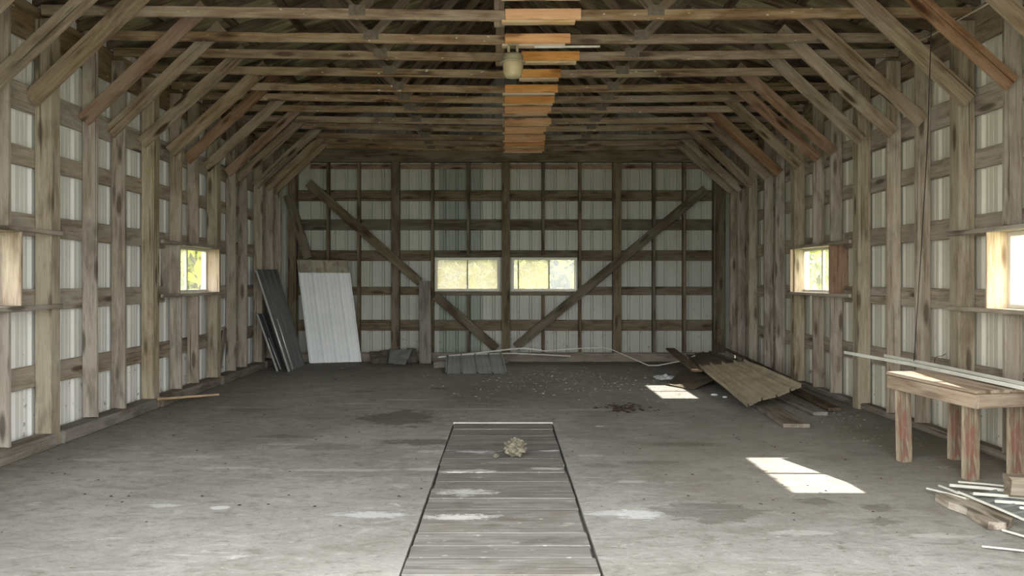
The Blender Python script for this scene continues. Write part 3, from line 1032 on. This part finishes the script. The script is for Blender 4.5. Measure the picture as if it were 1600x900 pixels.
scrap((P(580, 568, 13.66), P(604, 568.5, 13.62), P(610, 546, 13.95), P(577, 550, 13.95)), 'small dark crumpled sheet scrap beside the white leaning sheet', M_BENT)
scrap((P(606, 568, 13.5), P(634, 569.5, 13.46), P(645, 545, 13.86), P(609, 547, 13.86)), 'lighter bent sheet scrap propped before the dark back post', M_GSHEET)
scrap((P(632, 567, 13.72), P(652, 566, 13.72), P(650, 544, 13.98), P(636, 544, 13.98)), 'dark sheet scrap tucked beside the standing plank', M_BENT)
# standing plank
o = board('standing_plank', (-1.41, 13.74, .0), (-1.445, 13.97, 1.47), .21, .045, (1, 0, 0), W_SILL, rough=.005)
tag(o, 'short wide grey plank standing on end below the hazy yellow window', 'plank')
# grey ribbed piece on the floor
o = sheet('metal_sheet', (-.945, 12.16, .01), (.045, 12.2, .01), (-.05, 13.05, .235), (-.985, 13.0, .20), 4, M_GSHEET, h=.03, bend=lambda u, v: .03 * math.sin(v * 3))
tag(o, 'grey ribbed sheet offcut tilted on the floor before the back wall', 'metal sheet')
o = board('prop_board', (-1.2, 13.05, .05), (.05, 13.2, .11), .1, .04, (0, 0, 1), W_SILL)
tag(o, 'weathered board lying under the grey sheet offcut', 'board')

# ----------------------------------------------------------------- white trims along the back wall
def trim(name, pts, label, w=.035, mat=M_TRIM, group='loose white trim strips', cat='trim strip'):
    """folded L-section strip following points"""
    pts = [Vector(p) for p in pts]
    V, Fc = [], []
    for i, p in enumerate(pts):
        d = (pts[min(i + 1, len(pts) - 1)] - pts[max(i - 1, 0)]).normalized()
        s = d.cross(Vector((0, 0, 1))).normalized()
        u = s.cross(d).normalized()
        t = .003
        for a, b_ in ((-w / 2, 0), (w / 2, 0), (w / 2, w * .4), (w / 2 - t, w * .4), (w / 2 - t, t), (-w / 2, t)):
            V.append(p + s * a + u * b_)
    n = 6
    for i in range(len(pts) - 1):
        for j in range(n):
            k_ = (j + 1) % n
            Fc.append((i * n + j, i * n + k_, (i + 1) * n + k_, (i + 1) * n + j))
    Fc.append(tuple(range(n)))
    Fc.append(tuple((len(pts) - 1) * n + j for j in reversed(range(n))))
    o = link(name, V, Fc, mat)
    return tag(o, label, cat, group)

trim('trim_strip', [P(684, 559, 12.95), P(740, 553, 13.3), P(800, 546, 13.7), P(818, 545, 13.8), P(846, 548, 13.85)], 'white trim strip rising over the grey sheet offcut', .06)
trim('trim_strip', [P(711, 558, 13.0), P(745, 554, 13.2), P(800, 552.5, 13.6), P(891, 557, 13.9)], 'white trim strip lying low along the back sill timber', .045)
trim('trim_strip', [P(846, 549, 13.9), P(904, 545, 13.92), P(943, 543.5, 13.95), P(957, 547, 13.93), P(1014, 571.5, 13.3), P(1028, 571.5, 13.2), P(1062, 565, 13.2), P(1086, 556, 13.2)],
     'long kinked white trim strip reaching the floor before the sheet heap', .04)

# ----------------------------------------------------------------- heap by the bench wall
o = sheet('metal_sheet', (2.72, 8.6, .08), (3.39, 8.71, .28), (3.45, 11.0, .33), (2.86, 11.3, .22), 4, M_TSHEET, h=.04, wob=.02)
tag(o, 'large tan dusty ribbed sheet on top of the heap by the bench wall', 'metal sheet')
o = sheet('wall_panel', PF(1042, 601, .012), PF(1085, 608, .02), PF(1124, 590, .12), PF(1064, 578, .05), 1, M_BROWN, h=.004, wob=.015)
tag(o, 'flat brown panel slid under the tan ribbed sheet beside the white paper', 'panel')
o = sheet('metal_sheet', (2.85, 11.15, .19), (3.58, 11.15, .27), (3.64, 13.6, .22), (3.2, 13.5, .18), 3, M_BROWN, h=.02, wob=.03)
tag(o, 'dark brown ribbed sheet at the back of the heap, behind the tan one', 'metal sheet')
o = board('loose_plank', (2.81, 13.0, .33), (2.72, 10.85, .215), .15, .03, (1, 0, 0), W_DARK)
tag(o, 'dark plank sticking out of the heap toward the back wall', 'plank')
o = board('loose_plank', (3.10, 9.5, .025), (2.95, 7.75, .025), .26, .04, (1, 0, 0), W_SILL)
tag(o, 'wide grey plank on the floor poking out from under the tan sheet', 'plank')
o = board('loose_plank', (3.50, 10.0, .025), (3.48, 8.45, .025), .16, .04, (1, 0, 0), W_SILL)
tag(o, 'narrow grey plank on the floor between the wide plank and the bench wall', 'plank')
o = board('loose_plank', (3.86, 10.2, .03), (3.74, 8.7, .03), .14, .04, (1, 0, 0), W_DARK)
tag(o, 'dark plank on the floor close to the foot of the bench wall', 'plank')
o = board('prop_block', (2.95, 9.95, .066), (3.25, 9.98, .066), .13, .2, (0, 0, 1), W_DARK)
tag(o, 'dark timber block propping up the tan ribbed sheet', 'block')
o = board('prop_block', (3.0, 12.4, .07), (3.6, 12.4, .07), .13, .12, (0, 0, 1), W_DARK)
tag(o, 'dark timber block under the far end of the heap', 'block')
o = board('thin_batten', (3.69, 13.5, .37), (3.95, 10.6, .13), .05, .02, (0, 0, 1), W_DARK)
tag(o, 'thin dark batten slanting down along the bench wall behind the heap', 'batten')

# white paper and crumbs
V, Fc = [], []
n = 12
for j in range(n + 1):
    for i in range(n + 1):
        u, v = i / n - .5, j / n - .5
        r = max(0, 1 - (u * u + v * v) * 3.2)
        V.append((u * .34 * (1 - .3 * abs(v)), v * .55 * (1 - .3 * abs(u)), .012 + .05 * r * (0.6 + noise.noise(Vector((u * 5, v * 5, 3)))) + .012 * noise.noise(Vector((u * 14, v * 14, 1)))))
for j in range(n):
    for i in range(n):
        a = j * (n + 1) + i
        Fc.append((a, a + 1, a + n + 2, a + n + 1))
o = link('crumpled_paper', V, Fc, M_PAPER, Matrix.Translation((2.44, 11.65, 0.0)))
tag(o, 'crumpled white paper on the dirt floor next to the brown panel', 'paper')


def lump(name, c, r, mat, label, cat, sq=(1, 1, .6), amp=.35, sub=3, group=None):
    import bmesh
    bm = bmesh.new()
    bmesh.ops.create_icosphere(bm, subdivisions=sub, radius=1)
    sd = random.random() * 90
    for v in bm.verts:
        d = 1 + amp * noise.noise(v.co * 2.2 + Vector((sd, 0, 0))) + amp * .6 * noise.noise(v.co * 6 + Vector((0, sd, 0)))
        v.co = Vector((v.co.x * sq[0], v.co.y * sq[1], v.co.z * sq[2])) * d * r
    zmin = min(v.co.z for v in bm.verts)
    me = bpy.data.meshes.new(name)
    bm.to_mesh(me)
    bm.free()
    me.materials.append(mat)
    o = bpy.data.objects.new(name, me)
    COL.objects.link(o)
    o.location = (c[0], c[1], c[2] - zmin - .003)
    return tag(o, label, cat, group)


lump('dirt_clod', (.09, 6.50, .002), .085, M_CLOD, 'crumbly dry mud clod sitting on the pit planks', 'clod', (1, .9, .8), .45, 4)
lump('dirt_clod', (-.07, 6.46, .002), .028, M_CLOD, 'tiny mud crumb beside the large clod on the pit planks', 'clod')
lump('white_chunk', (2.72, 9.95, 0), .026, M_PAPER, 'small white chunk at the end of the farther sun patch', 'chunk', (1.6, 1, .5))
lump('white_chunk', (2.80, 9.75, 0), .02, M_PAPER, 'tiny white chunk past the farther sun patch, toward the heap', 'chunk', (1.4, 1, .6))
lump('small_stone', (-2.72, 12.9, 0), .03, M_CLOD, 'little pale stone on the floor before the bent scraps', 'stone')

# scattered litter nobody could count
def litter(name, label, mat, n, area, smin, smax, sd, zz=0.001):
    rr = random.Random(sd)
    V, Fc = [], []
    for _ in range(n):
        x, y = area(rr)
        s = rr.uniform(smin, smax)
        a = rr.uniform(0, 6.28)
        el = rr.uniform(.35, 1)
        b = len(V)
        h = s * rr.uniform(.15, .5)
        for q in range(5):
            th = a + q * 1.2566 + rr.uniform(-.3, .3)
            V.append((x + s * math.cos(th), y + s * el * math.sin(th), zz))
        V.append((x + rr.uniform(-.3, .3) * s, y, zz + h))
        for q in range(5):
            Fc.append((b + q, b + (q + 1) % 5, b + 5))
    o = link(name, V, Fc, mat)
    return tag(o, label, 'litter', None, 'stuff')

def free(x, y):
    return not (PX0 - .03 < x < PX1 + .03 and PY0 < y < PY1)

def a_back(r):
    while True:
        x, y = r.gauss(1.0, 1.2), r.gauss(11.3, .9)
        if -3.3 < x < 2.3 and 9 < y < 13.4 and free(x, y):
            return x, y
def a_all(r):
    while True:
        x, y = r.uniform(-3.8, 3.0), r.uniform(4.5, 13)
        if free(x, y):
            return x, y
def a_pile(r):
    return r.gauss(1.42, .14), r.gauss(8.95, .16)

def a_wall(r):
    return r.uniform(3.3, 3.95), r.uniform(6.9, 9.0)

litter('debris', 'pale crumbs and litter strewn over the floor toward the back wall', M_LITTER, 480, a_back, .006, .026, 3)
litter('debris', 'dark flecks of dirt strewn thinly over the concrete floor', M_DUNG, 420, a_all, .004, .016, 4)
litter('debris', 'little heap of dark brown droppings on the floor behind the pit', M_DUNG, 130, a_pile, .012, .04, 5)
litter('debris', 'earth crumbs along the foot of the bench wall behind the bench', M_CLOD, 120, a_wall, .008, .03, 6)

# stick leaning on the sill
o = board('wooden_stick', (-3.955, 8.78, .135), (-3.70, 9.94, .015), .025, .025, (0, 0, 1), W_PALE)
tag(o, 'thin pale stick resting on the sill timber opposite the bench', 'stick')

# ----------------------------------------------------------------- workbench
B0 = Vector((3.405, 5.56, 0))
U = Vector((-.206, .86, 0)).normalized()
Vv = Vector((.972, .233, 0)).normalized()
LU, LV = .885, .60
root = empty('workbench', tuple(B0))
tag(root, 'rough wooden workbench with peeling red legs under the window', 'workbench')
def zt(u):
    return .697 + .035 * u / LU
def bp(u, v, z):
    p = B0 + U * u + Vv * v
    return Vector((p.x, p.y, z))
up3 = (U * 1 + Vector((0, 0, .045)))
for j in range(4):
    v = (j + .5) * LV / 4
    board('top_board', bp(-.01, v, zt(0) - .013), bp(LU + .01, v, zt(LU) - .013), LV / 4 - .005, .026, Vv, W_BENCH, root, rough=.003)
board('apron', bp(0, .018, zt(0) - .082), bp(LU, .018, zt(LU) - .082), .105, .034, (0, 0, 1), W_BENCH, root)
board('apron', bp(0.018, .037, zt(0) - .082), bp(.018, LV, zt(0) - .082), .105, .034, (0, 0, 1), W_BENCH, root)
board('apron', bp(LU - .018, .037, zt(LU) - .082), bp(LU - .018, LV, zt(LU) - .082), .105, .034, (0, 0, 1), W_BENCH, root)
def leg(u, v, zt_, lean=0):
    o = board('leg', bp(u, v, 0.001), bp(u + lean, v, zt_ - .03), .094, .08, Vv, M_LEG, root, rough=.003)
    o['label'] = 'leg with peeling red paint'
leg(.176, .139, zt(.17))
leg(.791, .087, zt(.79), .02)
leg(.748, .553, zt(.75))
leg(.176, .553, zt(.17))

# white trims on the bench
def chan(name, a, b, label, w=.04, h=.02):
    return trim(name, [a, Vector(a).lerp(Vector(b), .5), b], label, w)
trim('trim_strip', [(3.466, 7.76, .752), (3.63, 6.8, .738), (3.735, 5.60, .712), (3.80, 4.95, .70)], 'long white trim strip lying on the workbench, its far end in the air', .075)
trim('trim_strip', [(3.71, 7.44, .752), (3.78, 6.7, .742), (3.864, 5.70, .718), (3.93, 4.95, .704)], 'second white trim strip on the workbench, the one nearer the wall', .07)

# wire hanging to the bench
pts = []
for i in range(15):
    s = i / 14
    px = 1456 + (1450 - 1456) * min(1, s / .35) if s < .35 else 1450 - 22 * ((s - .35) / .65) ** 1.1
    z = 3.86 - (3.86 - .80) * s
    Y = 6.60
    pts.append(((px - CX) * Y / F, Y, z))
o = tube('hanging_wire', pts, .004, M_BLACK)
tag(o, 'thin black wire hanging down from the roof to the bench', 'wire')
o = tube('cable', [P(1419, 66, 7.55), P(1432, 64, 7.4), P(1446, 60, 7.25), P(1458, 54, 7.1), P(1500, 30, 6.8), P(1545, 5, 6.5), P(1570, -15, 6.4)], .006, M_CABLE)
tag(o, 'pale electric cable strung along the eave above the bench wall', 'cable')
o = tube('wire_hook', [P(1460, 566, 7.4), P(1461, 560, 7.4), P(1465, 557, 7.4), P(1472, 556, 7.4), P(1478, 553, 7.45)], .003, M_BLACK)
tag(o, 'bent black wire hook sticking out of the bench wall', 'hook')

# ----------------------------------------------------------------- floor scraps below the bench
def fl(px, py, z):
    return PF(px, py, z)

def fstrip(a, b, z0, z1, w, label):
    A, B = fl(*a, z0), fl(*b, z1)
    return trim('trim_strip', [A, A.lerp(B, .5) + Vector((0, 0, .002)), B], label, w)

fstrip((1450, 764), (1512, 780), .03, .05, 0.0300, 'white trim strip reaching furthest out of the floor pile toward the pit')
fstrip((1470, 760), (1500, 772), .05, .06, 0.0350, 'short white trim strip beside the tip of the floor pile')
fstrip((1500, 770), (1625, 823), .075, .06, 0.0350, 'longest white trim strip crossing over the floor pile')
fstrip((1483, 759), (1590, 769), .03, .03, 0.0500, 'broad white trim strip in the floor pile just behind the wood block')
fstrip((1497, 753.5), (1590, 762), .025, .03, 0.0300, 'white trim strip of the floor pile closest to the red leg')
fstrip((1518, 772), (1600, 779), .045, .03, 0.0500, 'white trim strip in the floor pile pointing at the wood block')
fstrip((1553, 784), (1625, 790), .03, .03, 0.0500, 'white trim strip in the floor pile just in front of the wood block')
fstrip((1592, 794), (1640, 800), .035, .03, 0.0450, 'white trim strip in the floor pile lying at the frame edge by the block')
fstrip((1568, 829), (1640, 851), .012, .012, 0.0300, 'thin white trim strip under the broken brown board')
fstrip((1534, 854), (1640, 866), .012, .012, 0.0219, 'lone thin trim strip on the floor farthest from the bench')
o = sheet('metal_sheet', fl(1512, 778, .02), fl(1600, 812, .02), fl(1680, 800, .03), fl(1560, 765, .03), 4, M_GSHEET, h=.012)
tag(o, 'small grey ribbed sheet under the white trim strips of the floor pile', 'metal sheet')
o = board('wood_block', (3.39, 5.18, .115), (3.52, 5.15, .115), .13, .13, (0, 0, 1), W_STUD, rough=.008, cham=.015)
tag(o, 'chunky cut wood block resting on the white trim pile', 'block')
# broken board
V = []
out = [(2.915, 5.20), (2.90, 5.02), (2.935, 4.88), (2.905, 4.72), (2.895, 4.60), (2.99, 4.58), (3.10, 4.68), (3.10, 4.95), (3.07, 5.18), (2.98, 5.22)]
for z in (.004, .05):
    for x, y in out:
        V.append((x + (0.006 if z > .03 else 0), y, z))
k = len(out)
Fc = [tuple(reversed(range(k))), tuple(k + i for i in range(k))] + [(i, (i + 1) % k, k + (i + 1) % k, k + i) for i in range(k)]
ctr = Vector((3.0, 4.9, 0))
RZ = Matrix.Translation(ctr) @ Matrix.Rotation(math.radians(90), 4, 'Z')
o = link('broken_board', [RZ.inverted() @ Vector(v) for v in V], Fc, W_STUD, RZ)
tag(o, 'short broken brown board on the floor in front of the trim pile', 'board')

# ----------------------------------------------------------------- trees and bushes beyond the windows
def bush(loc, rx, ry, rz, mat, n, ls, label, sd):
    rr = random.Random(sd)
    root = empty('garden_bush', loc)
    tag(root, label, 'bush', 'bushes outside the windows')
    V, Fc = [], []
    blobs = [(rr.uniform(-.6, .6), rr.uniform(-.6, .6), rr.uniform(.2, 1.3), rr.uniform(.4, .65)) for _ in range(18)]
    for _ in range(n):
        bx, by, bz, br = rr.choice(blobs)
        d = Vector((rr.gauss(0, 1), rr.gauss(0, 1), rr.gauss(0, 1))).normalized() * br * rr.uniform(.6, 1) ** .5
        c = Vector(((bx + d.x) * rx, (by + d.y) * ry, max(.05, (bz + d.z) * rz * .55)))
        a = Vector((rr.gauss(0, 1), rr.gauss(0, 1), rr.gauss(0, 1))).normalized()
        t = a.cross(Vector((rr.gauss(0, 1), rr.gauss(0, 1), rr.gauss(0, 1)))).normalized()
        s = ls * rr.uniform(.6, 1.3)
        i = len(V)
        V += [c - a * s, c + t * s * .45, c + a * s, c - t * s * .45]
        Fc.append((i, i + 1, i + 2, i + 3))
    link('foliage', V, Fc, mat, Matrix.Translation(loc), root)
    tube('stem', [Vector(loc), Vector(loc) + Vector((.1, 0, rz * .4)), Vector(loc) + Vector((-.05, .1, rz * .8))], .08, M_BARK, root)
    return root


bush((-16, 36, -.09), 5.5, 5, 5.5, M_LEAFY, 12000, .38, 'bright yellow-green bush seen through the window opposite the bench', 1)
bush((-12.5, 15, -.09), 3.0, 3.5, 4.5, M_LEAFY, 2500, .2, 'yellow-green bush outside the front window opposite the bench', 2)
bush((-1.3, 18.4, -.09), 2.3, 1.5, 4.0, M_LEAFY, 6000, .2, 'pale bush outside the hazy back window', 3)
bush((2.9, 24, -.09), 3.4, 2.2, 5.5, M_LEAF, 16000, .30, 'green bush outside the clear pane of the back window', 4)
bush((12.5, 30, -.09), 3.2, 3.5, 5.0, M_LEAF, 5000, .2, 'green bush seen through the window near the sheet heap', 5)

# ----------------------------------------------------------------- light
sun = bpy.data.lights.new('sun', 'SUN')
sun.energy = 8.0
sun.angle = math.radians(0.6)
sun.color = (1.0, .95, .86)
so = bpy.data.objects.new('sun', sun)
COL.objects.link(so)
so.rotation_euler = Vector((-1.0, 0.02, -1 / 1.21)).to_track_quat('-Z', 'Y').to_euler()

w = bpy.data.worlds.new('sky')
SC.world = w
w.use_nodes = True
bg = w.node_tree.nodes['Background']
bg.inputs[0].default_value = (.97, .985, 1.0, 1)
bg.inputs[1].default_value = 3.2

def portal(loc, rot, sx, sy):
    a = bpy.data.lights.new('portal', 'AREA')
    a.shape = 'RECTANGLE'
    a.size, a.size_y = sx, sy
    a.cycles.is_portal = True
    o_ = bpy.data.objects.new('portal', a)
    COL.objects.link(o_)
    o_.location = loc
    o_.rotation_euler = rot
    return o_

portal((0, YF - .03, 1.6), (math.radians(90), 0, 0), 5.8, 3.3)

SC.view_settings.view_transform = 'Standard'
SC.view_settings.look = 'None'
SC.view_settings.exposure = 1.36
SC.view_settings.gamma = 1.0
SC.view_settings.use_curve_mapping = False

for o in list(bpy.data.objects):
    for k_ in ('_at', '_x'):
        if k_ in o:
            del o[k_]
